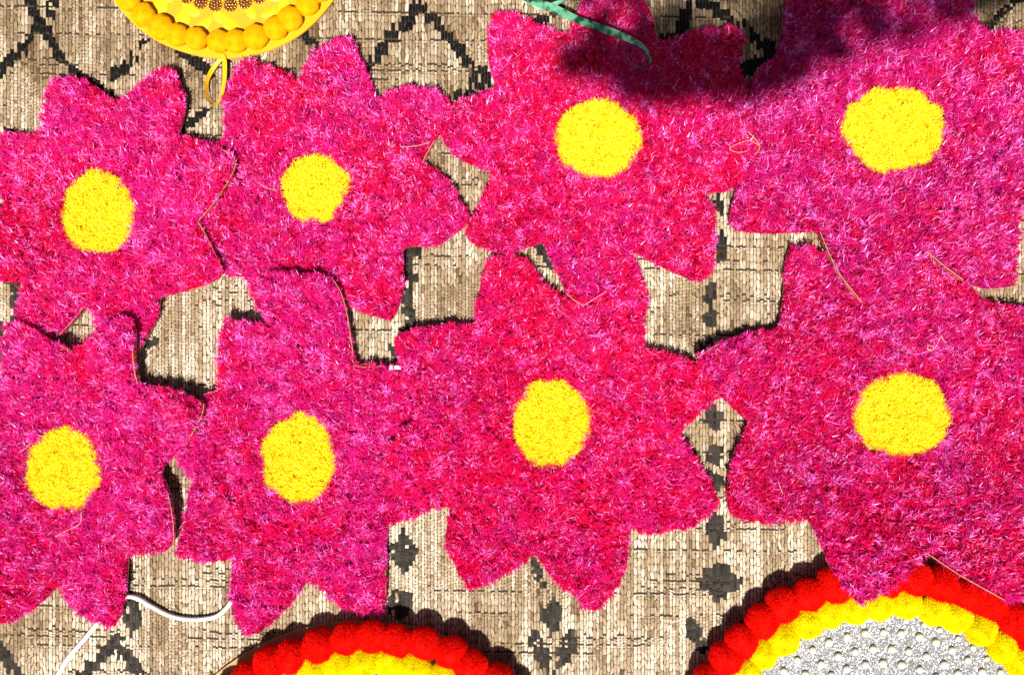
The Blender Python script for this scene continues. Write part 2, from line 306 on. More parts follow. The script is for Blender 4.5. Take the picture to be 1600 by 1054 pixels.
OVER = {1:[5], 2:[1,6], 3:[], 4:[3], 5:[], 6:[5,7], 7:[3,8], 8:[4]}
LABEL = {1:'pink shag flower mat at top left below the yellow disc, cut by the left edge',
 2:'pink shag flower mat with the yellow ribbon loop hanging beside its top left petal',
 3:'pink shag flower mat with the green ribbon lying across its top petal',
 4:'large pink shag flower mat in the top right corner, shaded on its upper left',
 5:'pink shag flower mat at bottom left with the white cord passing under its petal',
 6:'pink shag flower mat with a petal tip just above the bottom middle pompom mat',
 7:'pink shag flower mat in the bottom row, upright oval centre, open rug below it',
 8:'large pink shag flower mat whose bottom petals rest on the silver pearl pompom mat'}
TONE = {1:0.55, 2:0.45, 3:0.28, 4:0.60, 5:0.70, 6:0.70, 7:0.20, 8:0.42}
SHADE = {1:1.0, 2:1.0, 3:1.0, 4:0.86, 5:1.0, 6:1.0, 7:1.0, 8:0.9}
PILE = 0.0155
def zbase(i, x, y):
    f = F[i]; cx, cy = f['cxy']; r = np.hypot(x - cx, y - cy)
    z = RUGTOP + f['base'] / 1000 * (0.25 + 0.75 * np.clip(r / 0.17, 0, 1.3) ** 1.5) + 0.004 * vnoise(x, y, 0.09, 50 + i) * np.clip(r / 0.15, 0, 1)
    for bx, by, br, bh in f['lift']:
        d = np.hypot(x - bx, y - by) / br
        z = z + bh * np.exp(-d * d * 1.3)
    return z
for i, f in F.items():
    f['cxy'] = P(*f['c'], 0.02); f['lift'] = []
    for bx, by, br, bh in LIFT[i]:
        X, Y = P(bx, by, bh / 1000 + 0.02); f['lift'].append((X, Y, br / 1000, bh / 1000))
    p = np.array(f['pts'], float)
    # round the corners a little, then resample
    ch = []
    for a in range(len(p)):
        b_ = p[(a + 1) % len(p)]; ch += [p[a] * 0.8 + b_ * 0.2, p[a] * 0.2 + b_ * 0.8]
    p = np.array(ch); w = Parr(p, 0.022)
    for _ in range(3):
        zz = zbase(i, w[:, 0], w[:, 1]) + PILE * 0.6; w = Parr(p, zz)
    f['poly'] = w
def tips(i):
    f = F[i]; cx, cy = f['cxy']; d = f['poly'] - np.array([cx, cy]); ang = np.arctan2(d[:, 1], d[:, 0]); rr = np.hypot(d[:, 0], d[:, 1])
    A = np.linspace(-math.pi, math.pi, 361)[:-1]; R = np.zeros(360)
    for k in range(len(ang)):
        a0, a1 = ang[k], ang[(k + 1) % len(ang)]; r0, r1 = rr[k], rr[(k + 1) % len(ang)]
        da = (a1 - a0 + math.pi) % (2 * math.pi) - math.pi
        for s in np.linspace(0, 1, 12):
            ii = int(round(((a0 + da * s) + math.pi) / (2 * math.pi) * 360)) % 360
            R[ii] = max(R[ii], r0 + (r1 - r0) * s)
    R = np.interp(np.arange(360), np.where(R > 0)[0], R[R > 0], period=360)
    ker = np.ones(9) / 9; R = np.convolve(np.r_[R[-4:], R, R[:4]], ker, 'valid')
    mins = [k for k in range(360) if R[k] == min(R[(k + np.arange(-15, 16)) % 360]) ]
    out = []
    for m_ in mins:
        if not out or (m_ - out[-1]) > 15: out.append(m_)
    if len(out) > 1 and (out[0] + 360 - out[-1]) < 15: out.pop()
    return [A[k] for k in out]

def blades(i, poly, n_per_mm2, seed, yellow=False):
    rg = np.random.default_rng(seed); f = F[i]; cx, cy = f['cxy']
    x0, y0 = poly.min(0); x1, y1 = poly.max(0); x0 = max(x0, -0.98); x1 = min(x1, 0.98)
    n = int((x1 - x0) * (y1 - y0) * 1e6 * n_per_mm2)
    # tufts sit in rows that circle the centre of the flower
    RP, AP = 0.0112, 0.0078; rmax = np.hypot(*(poly - [cx, cy]).T).max(); tr = []
    for kk in range(1, int(rmax / RP) + 2):
        rad = kk * RP; m_ = max(6, int(2 * math.pi * rad / AP)); a_ = (np.arange(m_) + rg.random()) / m_ * 2 * math.pi
        tr.append(np.stack([cx + rad * np.cos(a_), cy + rad * np.sin(a_)], 1))
    tr = np.concatenate(tr); tr += rg.normal(0, 0.0011, tr.shape) + np.stack([vnoise(tr[:, 0], tr[:, 1], 0.04, 21) - .5, vnoise(tr[:, 0], tr[:, 1], 0.04, 22) - .5], 1) * 0.010
    tr = tr[(tr[:, 0] > x0 - .01) & (tr[:, 0] < x1 + .01) & (tr[:, 1] > y0 - .01) & (tr[:, 1] < y1 + .01)]
    tl = rg.normal(0, 1, (len(tr), 2)); tt_ = rg.normal(0, 1, len(tr))
    npt = int(RP * AP * 1e6 * n_per_mm2 * 0.88); ti = np.repeat(np.arange(len(tr)), npt); o1 = rg.normal(0, 0.0016, len(ti)); o2 = rg.normal(0, 0.0027, len(ti))
    ra = np.arctan2(tr[ti, 1] - cy, tr[ti, 0] - cx); off = np.stack([o1 * np.cos(ra) - o2 * np.sin(ra), o1 * np.sin(ra) + o2 * np.cos(ra)], 1)
    nr = int(n * 0.14); x = np.r_[tr[ti, 0] + off[:, 0], rg.uniform(x0, x1, nr)]; y = np.r_[tr[ti, 1] + off[:, 1], rg.uniform(y0, y1, nr)]
    fx = np.r_[off[:, 0] / 0.0021, np.zeros(nr)]; fy = np.r_[off[:, 1] / 0.0021, np.zeros(nr)]
    ttx = np.r_[tl[ti, 0], np.zeros(nr)]; tty = np.r_[tl[ti, 1], np.zeros(nr)]; tth = np.r_[tt_[ti], np.full(nr, -0.8)]
    k = inside(x, y, poly); x, y, fx, fy, ttx, tty, tth = [q_[k] for q_ in (x, y, fx, fy, ttx, tty, tth)]
    if not yellow:
        k = ~inside(x, y, f['disc']); x, y, fx, fy, ttx, tty, tth = [q_[k] for q_ in (x, y, fx, fy, ttx, tty, tth)]
    n = len(x); ed = edge_dist(x, y, poly)
    z0 = zbase(i, x, y) + 0.0015
    # length and lean vary in tufts, and in faint rings round the centre
    r = np.hypot(x - cx, y - cy); tu = vnoise(x, y, 0.010, 60 + i); tv = vnoise(x, y, 0.010, 70 + i); big = vnoise(x, y, 0.028, 80 + i)
    ring = np.cos(np.hypot(x - cx - (vnoise(x, y, 0.04, 21) - .5) * 0.010, y - cy - (vnoise(x, y, 0.04, 22) - .5) * 0.010) / 0.0112 * 2 * math.pi)
    ringw = np.clip(vnoise(x, y, 0.12, 95 + i) * 2 - 0.2, 0, 1) * (1.0 if i in (1, 4, 7, 8) else 0.6)
    Ln = PILE * (0.70 + 0.36 * vnoise(x, y, 0.013, 75 + i) + 0.16 * big + 0.34 * ring * ringw) * rg.uniform(0.75, 1.15, n)
    if yellow: Ln = PILE * (0.98 + 0.12 * tu) * rg.uniform(0.8, 1.12, n)
    az = rg.uniform(0, 2 * math.pi, n); lx0 = 0.15 * ring * ringw * (x - cx) / (r + 1e-6); ly0 = 0.15 * ring * ringw * (y - cy) / (r + 1e-6); lean = rg.uniform(0.05, 0.5, n)
    lx = np.cos(az) * lean + (tu - 0.5) * 1.0 + fx * 0.20 + ttx * 0.16 + (0 if yellow else lx0); ly = np.sin(az) * lean + (tv - 0.5) * 1.0 + fy * 0.20 + tty * 0.16 + (0 if yellow else ly0)
    tip = np.hypot(x - cx, y - cy) + 1e-6
    out = 1.0 if not yellow else 0.4
    # trimmed rim: near the outline the pile stands up and leans inward less than it fans out
    rim = np.clip(1 - ed / 0.008, 0, 1)
    lx = lx * (1 - 0.45 * rim); ly = ly * (1 - 0.45 * rim); Ln = Ln * (1 - 0.22 * rim)
    if not yellow:
        for j in OVER[i]:
            pj = F[j]['poly']; m = (x > pj[:, 0].min() - .01) & (x < pj[:, 0].max() + .01) & (y > pj[:, 1].min() - .01) & (y < pj[:, 1].max() + .01)
            if not m.any(): continue
            idx = np.where(m)[0]; ins = inside(x[idx], y[idx], pj); near = edge_dist(x[idx], y[idx], pj) < 0.004
            room = zbase(j, x[idx], y[idx]) - 0.003 - z0[idx]
            sh = np.where(ins | near, np.clip(room, 0.002, None) / Ln[idx], 1.0)
            Ln[idx] *= np.minimum(sh, 1.0)
    Ln = Ln * np.clip(1 - 0.05 * (fx * fx + fy * fy) + 0.06 * tth, 0.6, 1.2)
    dirx, diry, dirz = lx, ly, np.ones(n); nn = np.sqrt(lx * lx + ly * ly + 1); dirx, diry, dirz = dirx / nn, diry / nn, dirz / nn
    # second half of each fibre bends over
    bend = rg.uniform(0.3, 1.5, n); b2 = az + rg.normal(0, 0.8, n)
    ex = dirx + np.cos(b2) * bend; ey = diry + np.sin(b2) * bend; ez = dirz * 0.8; en = np.sqrt(ex * ex + ey * ey + ez * ez); ex, ey, ez = ex / en, ey / en, ez / en
    wa = rg.uniform(0, 2 * math.pi, n); wd_ = rg.uniform(0.00065, 0.00125, n) * (1.1 if yellow else 1.0)
    wx, wy = np.cos(wa) * wd_, np.sin(wa) * wd_
    mxp, myp, mzp = x + dirx * Ln * 0.55, y + diry * Ln * 0.55, z0 + dirz * Ln * 0.55
    tx, ty, tz = mxp + ex * Ln * 0.5, myp + ey * Ln * 0.5, mzp + ez * Ln * 0.5
    co = np.zeros((n, 5, 3))
    co[:, 0] = np.stack([x - wx, y - wy, z0], 1); co[:, 1] = np.stack([x + wx, y + wy, z0], 1)
    co[:, 2] = np.stack([mxp + wx * .9, myp + wy * .9, mzp], 1); co[:, 3] = np.stack([mxp - wx * .9, myp - wy * .9, mzp], 1)
    co[:, 4] = np.stack([tx, ty, tz], 1)
    co[:, 2:4] += rg.normal(0, 0.0006, (n, 1, 3))
    if yellow:
        a = rg.random((n, 1)); c = np.array([1.0, 0.83, 0.0]) * (1 - a) + np.array([1.0, 0.95, 0.08]) * a
        c = np.where(rg.random((n, 1)) < 0.02, np.array([[0.9, 0.5, 0.0]]), c)
    else:
        hue = np.clip(TONE[i] + 0.9 * (vnoise(x, y, 0.016, 110 + i) - 0.5) + 0.7 * (vnoise(x, y, 0.07, 120 + i) - 0.5) + 0.22 * tth + rg.normal(0, 0.20, n), 0, 1)[:, None]
        c = np.array([0.97, 0.003, 0.10]) * (1 - hue) + np.array([0.94, 0.018, 0.35]) * hue
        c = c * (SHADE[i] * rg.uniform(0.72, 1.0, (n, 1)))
        c = c * (0.68 + 0.44 * np.clip(0.5 + 0.8 * (vnoise(x, y, 0.008, 160 + i) - 0.5) + 0.42 * ring * (0.3 + 0.7 * ringw), 0, 1))[:, None]  # darker between tuft rows: pile shading put into the fibre colour
        c = np.minimum(c, 0.98)
        pc = np.clip((vnoise(x, y, 0.009, 140 + i) - 0.45) * 1.2, 0, 1) * (0.5 + 0.5 * TONE[i]) + 0.03
        pale = (rg.random(n) < pc * np.clip(1 + 0.3 * tth, 0.3, 2))[:, None]
        c = np.where(pale, np.array([[1.0, 0.25, 0.84]]), c)  # clustered pale violet fibres: sheen highlights put into the colour
    return x, y, co, c
def blade_mesh(name, co, c):
    n = len(co); b_ = np.arange(n)[:, None] * 5
    fl = (b_ + np.array([0, 1, 2, 3, 3, 2, 4])[None]).ravel()
    st = (np.arange(n)[:, None] * 7 + np.array([0, 4])[None]).ravel(); to = np.tile([4, 3], n)
    return np_mesh(name, co.reshape(-1, 3), fl, st, to, False, np.repeat(c, 5, 0))
def backing(i, parent):
    f = F[i]; poly = f['poly']; cx, cy = f['cxy']
    pts = []
    for k in range(len(poly)):
        a, b_ = poly[k], poly[(k + 1) % len(poly)]; m = max(1, int(np.hypot(*(b_ - a)) / 0.006))
        for s in range(m): pts.append(a + (b_ - a) * s / m)
    pts = np.array(pts); n = len(pts); NR = 14; vs = []; 
    for side in (1, 0):
        for r in range(NR + 1):
            s = (r + 0.02) / (NR + 0.02); q_ = np.array([cx, cy]) + (pts - [cx, cy]) * s
            z = zbase(i, q_[:, 0], q_[:, 1]) + (0.001 if side else -0.0012); vs.append(np.column_stack([q_, z]))
    co = np.concatenate(vs); N1 = (NR + 1) * n; fs = []
    ar = np.arange(n); nx = (ar + 1) % n
    for r in range(NR):
        fs.append(np.stack([r * n + ar, r * n + nx, (r + 1) * n + nx, (r + 1) * n + ar], 1))
        fs.append(np.stack([N1 + r * n + ar, N1 + (r + 1) * n + ar, N1 + (r + 1) * n + nx, N1 + r * n + nx], 1))
    fs.append(np.stack([NR * n + ar, NR * n + nx, N1 + NR * n + nx, N1 + NR * n + ar], 1))
    me = quads('backing', co, np.concatenate(fs), False)
    me.materials.append(M_BACK); me.materials.append(M_PILEBASE)
    mi = np.zeros(len(me.polygons), np.int32); mi[0:(NR * 2 - 1) * n] = np.where((np.arange((NR * 2 - 1) * n) // n) % 2 == 0, 1, 0)
    me.polygons.foreach_set('material_index', mi)
    return link('backing', me, parent)

DENS = 0.62
for i, f in F.items():
    cx, cy = f['cxy']; root = empty('flower_mat', (cx, cy, RUGTOP))
    tag(root, LABEL[i], 'flower mat', 'pink shag flower mats laid out on the rug')
    def reg(o): return o
    # yellow centre outline
    rx, ry = f['r']; rgc = np.random.default_rng(200 + i); ph = rgc.uniform(0, 6.28, 5)
    aa = np.linspace(0, 2 * math.pi, 49)[:-1]
    rr = 1 + 0.022 * np.sin(3 * aa + ph[0]) + 0.02 * np.sin(5 * aa + ph[1]) + 0.015 * np.sin(8 * aa + ph[2])
    dp = np.stack([f['c'][0] + (rx - 2.5) * rr * np.cos(aa), f['c'][1] + (ry - 2.5) * rr * np.sin(aa)], 1)
    f['disc'] = Parr(dp, 0.02)
    backing(i, root)
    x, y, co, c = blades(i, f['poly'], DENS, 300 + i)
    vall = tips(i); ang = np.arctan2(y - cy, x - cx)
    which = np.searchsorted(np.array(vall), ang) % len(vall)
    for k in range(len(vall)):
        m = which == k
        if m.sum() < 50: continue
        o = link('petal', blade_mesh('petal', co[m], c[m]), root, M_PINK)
    print('flower', i, 'petals', len(vall), 'blades', len(x))
    x, y, co, c = blades(i, f['disc'], DENS * 1.3, 400 + i, True)
    dk = f['disc']; dz = zbase(i, dk[:, 0], dk[:, 1]) + 0.003; nb = len(co) * 5; nd = len(dk)
    co2 = np.concatenate([co.reshape(-1, 3), np.column_stack([dk, dz]), [[cx, cy, float(dz.mean())]]])
    b_ = np.arange(len(co))[:, None] * 5; fl = (b_ + np.array([0, 1, 2, 3, 3, 2, 4])[None]).ravel()
    fan = np.stack([np.full(nd, nb + nd), nb + np.arange(nd), nb + (np.arange(nd) + 1) % nd], 1)[:, ::-1].ravel()
    st = np.concatenate([(np.arange(len(co))[:, None] * 7 + np.array([0, 4])[None]).ravel(), len(fl) + np.arange(nd) * 3])
    to = np.concatenate([np.tile([4, 3], len(co)), np.full(nd, 3)])
    cc = np.concatenate([np.repeat(c, 5, 0), np.tile([[0.95, 0.55, 0.0]], (nd + 1, 1))])
    link('flower_center', np_mesh('flower_center', co2, np.concatenate([fl, fan]), st, to, False, cc), root, M_YEL)

# pale cut edge of the backing seen where the pile is trimmed back
def cut_edge(i, pts, lift=0.010):
    root = [o for o in COL.objects if o.name.startswith('flower_mat') and o.get('label') == LABEL[i]][0]
    w = []
    for p in pts:
        X, Y = P(*p, 0.02)
        for _ in range(3):
            z = float(zbase(i, np.array(X), np.array(Y))) + lift; X, Y = P(*p, z)
        w.append((X, Y, z))
    o = tube('cut_edge', w, 0.00065, M_BACK, root, 5)
cut_edge(1, [(345,232),(367,250),(361,275),(334,317),(309,346)]); cut_edge(1, [(309,346),(322,368),(334,392),(347,421)])
cut_edge(1, [(135,474),(114,500),(92,523)]); cut_edge(1, [(343,436),(320,446),(296,453)])
cut_edge(5, [(207,545),(209,575),(215,600)]); cut_edge(5, [(319,630),(314,652),(296,684)]); cut_edge(5, [(262,768),(268,799),(271,825),(270,850),(260,862)])
cut_edge(5, [(88,536),(100,543),(112,549)]); cut_edge(6, [(521,437),(533,458),(542,490),(550,540),(556,571),(600,571)]); cut_edge(6, [(318,616),(342,609)])
cut_edge(3, [(1169,205),(1187,228),(1179,242)],0.016); cut_edge(3, [(1014,10),(1022,33),(1027,66)])
cut_edge(4, [(1281,361),(1295,395),(1312,428),(1347,472)],0.019); cut_edge(4, [(1447,392),(1475,415),(1505,437)],0.019); cut_edge(4, [(1535,452),(1567,450),(1584,447),(1592,425)])
cut_edge(8, [(1087,560),(1110,545),(1134,532)]); cut_edge(8, [(1447,863),(1467,876),(1500,898),(1534,917),(1570,937)],0.014)
cut_edge(2, [(660,254),(667,240),(679,219)]); cut_edge(6, [(602,889),(603,925)],0.008); cut_edge(6, [(384,992),(400,991),(425,974)],0.006)

# ------------------------------------------------------------------ pompoms
def pom_mesh(name, R, n, seed, ln=0.26, squash=1.0):
    rg = np.random.default_rng(seed); d = rg.normal(size=(n, 3)); d /= np.linalg.norm(d, axis=1)[:, None]
    d = d[d[:, 2] > -0.75]; n = len(d)
    t1 = np.cross(d, rg.normal(size=(n, 3))); t1 /= np.linalg.norm(t1, axis=1)[:, None]
    jit = d + rg.normal(0, 0.16, (n, 3)); jit /= np.linalg.norm(jit, axis=1)[:, None]
    lump = 1 + 0.05 * np.sin(d[:, 0] * 5 + seed) * np.sin(d[:, 1] * 6 + 2 * seed)
    r0 = R * (1 - ln) * lump[:, None]; w = R * 0.03
    co = np.zeros((n, 3, 3)); co[:, 0] = d * r0 - t1 * w; co[:, 1] = d * r0 + t1 * w
    co[:, 2] = d * r0 + jit * (R * ln * rg.uniform(0.4, 1.0, (n, 1)) ** 0.8 * np.where(rg.random((n, 1)) < 0.03, 1.5, 1.05))
    bm = bmesh.new(); bmesh.ops.create_icosphere(bm, subdivisions=3, radius=R * (1 - ln * 0.62))
    cs = np.array([v_.co[:] for v_ in bm.verts]); fs = np.array([[v_.index for v_ in f_.verts] for f_ in bm.faces]); bm.free()
    co = np.concatenate([co.reshape(-1, 3), cs]); q_ = np.concatenate([np.arange(n * 3).reshape(-1, 3), fs + n * 3])
    co[:, 2] *= squash
    return quads(name, co, q_, False)
def disc_mesh(name, R, h, z0, seg=128, inner=0.0, wob=0.0):
    bm = bmesh.new(); a = [2 * math.pi * k / seg for k in range(seg)]
    rr = [R * (1 + wob * math.sin(5 * t + 1) + wob * math.sin(11 * t)) for t in a]
    top = [bm.verts.new((r * math.cos(t), r * math.sin(t), z0 + h)) for r, t in zip(rr, a)]
    bot = [bm.verts.new((r * math.cos(t), r * math.sin(t), z0)) for r, t in zip(rr, a)]
    if inner == 0:
        bm.faces.new(top); bm.faces.new(bot[::-1])
    for k in range(seg): j = (k + 1) % seg; bm.faces.new((bot[k], bot[j], top[j], top[k]))
    me = bpy.data.meshes.new(name); bm.to_mesh(me); bm.free(); return me
def place(name, me, mat, parent, loc, rot=0, scale=1, tilt=(0, 0)):
    if len(me.materials) == 0: me.materials.append(mat)
    o = bpy.data.objects.new(name, me); COL.objects.link(o); o.parent = parent; o.location = loc
    o.rotation_euler = (tilt[0], tilt[1], rot); o.scale = (scale,) * 3
    return o
RED = [pom_mesh('red_pompom', 0.0287, 9000, s, 0.20, 0.78) for s in (1, 2, 3, 4)]
YEL = [pom_mesh('yellow_pompom', 0.0263, 9000, s + 10, 0.17, 0.68) for s in (1, 2, 3, 4)]
def pearl_mesh():
    bm = bmesh.new(); bmesh.ops.create_uvsphere(bm, u_segments=14, v_segments=8, radius=0.0060)
    for f_ in bm.faces: f_.smooth = True
    for v_ in bm.verts: v_.co.z *= 0.7
    me = bpy.data.meshes.new('pearl'); bm.to_mesh(me); bm.free(); return me
PEARL = pearl_mesh()
def pom_mat(cpx, label, bc, seed=1, board=0.345):
    z = 0.028; X, Y = P(*cpx, z); root = empty('pompom_mat', (X, Y, RUGTOP)); rnd = random.Random(seed); k = (H - z) / H
    tag(root, label, 'pompom mat', 'round silver mats rimmed with red and yellow pompoms')
    bx = P(*bc, 0.004); bx = (bx[0] - X, bx[1] - Y)
    place('base_board', disc_mesh('base_board', board, 0.004, 0.0, wob=0.001), M_BACK, root, (bx[0], bx[1], 0))
    place('glitter_cloth', disc_mesh('glitter_cloth', 0.275 * k, 0.0015, 0.0), M_GLIT, root, (0, 0, 0.004 + 0.004))
    n = 48
    for a in range(n):
        t_ = 2 * math.pi * (a + rnd.uniform(-.12, .12)) / n; r = (0.3185 + rnd.uniform(-.003, .003)) * k
        place('red_pompom', rnd.choice(RED), M_POMRED, root, (r * math.cos(t_), r * math.sin(t_), 0.026), rnd.uniform(0, 6.28), rnd.uniform(0.95, 1.06), (rnd.uniform(-.3, .3), rnd.uniform(-.3, .3)))
    n = 43
    for a in range(n):
        t_ = 2 * math.pi * (a + rnd.uniform(-.1, .1)) / n; r = (0.2795 + rnd.uniform(-.002, .002)) * k
        place('yellow_pompom', rnd.choice(YEL), M_POMYEL, root, (r * math.cos(t_), r * math.sin(t_), 0.0265), rnd.uniform(0, 6.28), rnd.uniform(0.95, 1.05), (rnd.uniform(-.3, .3), rnd.uniform(-.3, .3)))
    for r in (0.250, 0.229, 0.203, 0.180, 0.155, 0.131, 0.106, 0.082):
        n = int(2 * math.pi * r / 0.0287)
        for a in range(n):
            t_ = 2 * math.pi * (a + r * 37 + rnd.uniform(-.06, .06)) / n
            place('pearl', PEARL, M_PEARL, root, (r * k * math.cos(t_), r * k * math.sin(t_), 0.0112), 0, (0.75 if r > 0.24 else 1.0) * rnd.uniform(.92, 1.08))
    return root
pom_mat((1386, 1222), 'red and yellow pompom mat with silver pearl middle, partly under a large pink flower', (1388, 1226), 3, 0.330)
pom_mat((580, 1315), 'red and yellow pompom mat at the bottom centre with its tan board showing at left', (564, 1320), 5, 0.350)

# ------------------------------------------------------------------ yellow disc with loop, top left
z = 0.018; X, Y = P(348, -118, 0.012)
yd = empty('yellow_hanging_disc', (X, Y, RUGTOP))
tag(yd, 'round golden yellow brocade disc rimmed with yellow pompoms at the top left', 'decoration')
place('felt_base', disc_mesh('felt_base', 0.2085 * (H - .012) / H, 0.004, 0.004, wob=0.0015), M_FELT, yd, (0, 0, 0))
place('brocade_cloth', disc_mesh('brocade_cloth', 0.172, 0.0015, 0.008), M_BROC, yd, (0, 0, 0))
GP = [pom_mesh('golden_pompom', 0.0192, 6000, s + 20, 0.07, 0.6) for s in (1, 2, 3)]
rnd = random.Random(9); n = 38
for a in range(n):
    t_ = 2 * math.pi * (a + 0.33 + rnd.uniform(-.1, .1)) / n; r = 0.1850 + rnd.uniform(-.002, .002)
    place('golden_pompom', rnd.choice(GP), M_POMORANGE, yd, (r * math.cos(t_), r * math.sin(t_), 0.0185), rnd.uniform(0, 6.28), rnd.uniform(.95, 1.07))
# raised satin leaves on the brocade
def leaf_mesh():
    bm = bmesh.new(); seg = 14; ring = []
    for k in range(seg):
        t_ = 2 * math.pi * k / seg; r = 1 + 0.12 * math.cos(2 * t_)
        ring.append(bm.verts.new((0.016 * r * math.cos(t_), 0.009 * math.sin(t_) * (1 + 0.25 * math.cos(t_)), 0)))
    r2 = [bm.verts.new((v_.co.x * 0.75, v_.co.y * 0.75, 0.0011)) for v_ in ring]; c_ = bm.verts.new((0, 0, 0.0014))
    for k in range(seg):
        j = (k + 1) % seg; bm.faces.new((ring[k], ring[j], r2[j], r2[k])); bm.faces.new((r2[k], r2[j], c_))
    for f_ in bm.faces: f_.smooth = True
    me = bpy.data.meshes.new('satin_leaf'); bm.to_mesh(me); bm.free(); return me
LEAF = leaf_mesh(); 
for ring_r, cnt, s_ in ((0.157, 22, 1.15), (0.140, 20, 0.9), (0.098, 13, 1.2), (0.070, 9, 1.1), (0.042, 6, 1.0)):
    for a in range(cnt):
        t_ = 2 * math.pi * (a + rnd.uniform(-.25, .25)) / cnt
        place('satin_leaf', LEAF, M_MOTIF, yd, (ring_r * math.cos(t_), ring_r * math.sin(t_), 0.0094), t_ + rnd.choice([0.5, -0.6, 1.3, 0.1]), s_ * rnd.uniform(.8, 1.2))
def rosette():
    bm = bmesh.new(); 
    for (rr_, cnt, zz) in ((0.0, 1, .0025), (0.0048, 6, .002), (0.0092, 12, .001)):
        for k in range(cnt):
            t_ = 2 * math.pi * k / cnt; r_ = bmesh.ops.create_icosphere(bm, subdivisions=1, radius=0.0020)
            for v_ in r_['verts']: v_.co.x += rr_ * math.cos(t_); v_.co.y += rr_ * math.sin(t_); v_.co.z += zz
    for f_ in bm.faces: f_.smooth = True
    me = bpy.data.meshes.new('beaded_rosette'); bm.to_mesh(me); bm.free(); return me
ROS = rosette()
place('braid_ground', disc_mesh('braid_ground', 0.0100, 0.0012, 0), M_BROWN, None, (0, 0, -5)).name = 'tmp_braid'
BG = bpy.data.objects['tmp_braid'].data; bpy.data.objects.remove(bpy.data.objects['tmp_braid'])
n = 34
for a in range(n):
    t_ = 2 * math.pi * a / n; r = 0.126
    o = place('beaded_rosette', ROS, M_GOLD, yd, (r * math.cos(t_), r * math.sin(t_), 0.0112), t_ + a * .3)
    g_ = place('braid_ground', BG, M_BROWN, o, (0, 0, -0.0018))
# ribbon strips: path points with explicit width vectors
def ribbon(name, path, mat, parent=None, th=0.0004):
    c_ = catmull([p[:3] for p in path], 8); w_ = catmull([p[3:6] for p in path], 8); vs = []; fs = []
    for p, w in zip(c_, w_):
        vs += [p - w, p + w, p + w + Vector((0, 0, -th)), p - w + Vector((0, 0, -th))]
    for k in range(len(c_) - 1):
        a = k * 4; b_ = a + 4
        for e in range(4): fs.append((a + e, a + (e + 1) % 4, b_ + (e + 1) % 4, b_ + e))
    fs += [(3, 2, 1, 0), tuple(len(vs) - 4 + e for e in range(4))]
    me = bpy.data.meshes.new(name); me.from_pydata([tuple(v_) for v_ in vs], [], fs); me.update()
    return link(name, me, parent, mat)
def rp(px, py, z, wx, wy, wz=0.0):
    X, Y = P(px, py, z); return (X, Y, z, wx / 1000, wy / 1000, wz / 1000)
ribbon('hanging_loop', [rp(347, 84, .012, 4, 0), rp(351, 100, .013, 3.6, 0, .5), rp(350, 130, .013, 3.4, .4, 1), rp(345, 152, .012, 2.8, -1.5, 1.5), rp(336, 163, .011, 1, -2.5, 2.5),
   rp(327, 158, .010, -1.4, -1, 3), rp(323, 143, .010, -1.4, 0, 3.2), rp(324, 125, .011, -1.6, .5, 3), rp(333, 107, .011, -2.3, 1.2, 2), rp(345, 92, .012, -3, .5, .5)], M_YRIB, yd)

# ------------------------------------------------------------------ green ribbon on flower 3
gr = ribbon('green_ribbon', [rp(780, -30, .034, 3, 6), rp(832, 1, .036, 3, 5.5), rp(866, 14, .038, 2.8, 5.6, .5), rp(905, 32, .041, 2.6, 5.2, -.5), rp(950, 48, .043, 2.4, 5, 1), rp(985, 62, .046, 2.2, 3.8, 1.5),
   rp(1003, 72, .048, 1.4, 1.9, 3), rp(1014, 85, .048, 1.2, .9, 3), rp(1016, 97, .046, 1.6, -.4, 3), rp(1006, 106, .043, .5, -2.3, 2.5), rp(991, 103, .041, -1.2, -1.5, 3), rp(978, 88, .040, -1.3, -.6, 3),
   rp(968, 60, .040, -1.2, -.3, 3), rp(954, 33, .040, -1.1, -.6, 3), rp(938, 12, .039, -.8, -1.2, 3), rp(914, 2, .036, .4, -1.3, 3.6), rp(890, 0, .034, .6, -2, 3), rp(850, -12, .034, 1, -2.5, 3), rp(790, -28, .034, 1, -3, 2)], M_GRIB)
tag(gr, 'green satin ribbon looped across the top petal of a pink flower', 'ribbon')
gb = ribbon('green_ribbon', [rp(812, -22, .040, -3, 2.5), rp(824, 1, .036, -3, 2.4), rp(836, 10, .035, -1, 3, 1), rp(852, 11, .035, 0.4, 3.6, 1), rp(868, 6, .037, 1, 3.6, 1), rp(890, -4, .038, 2, 3), rp(930, -22, .038, 2, 3)], M_GRIB)
tag(gb, 'short bend of green satin ribbon curling under the main green strand at the photo top', 'ribbon')

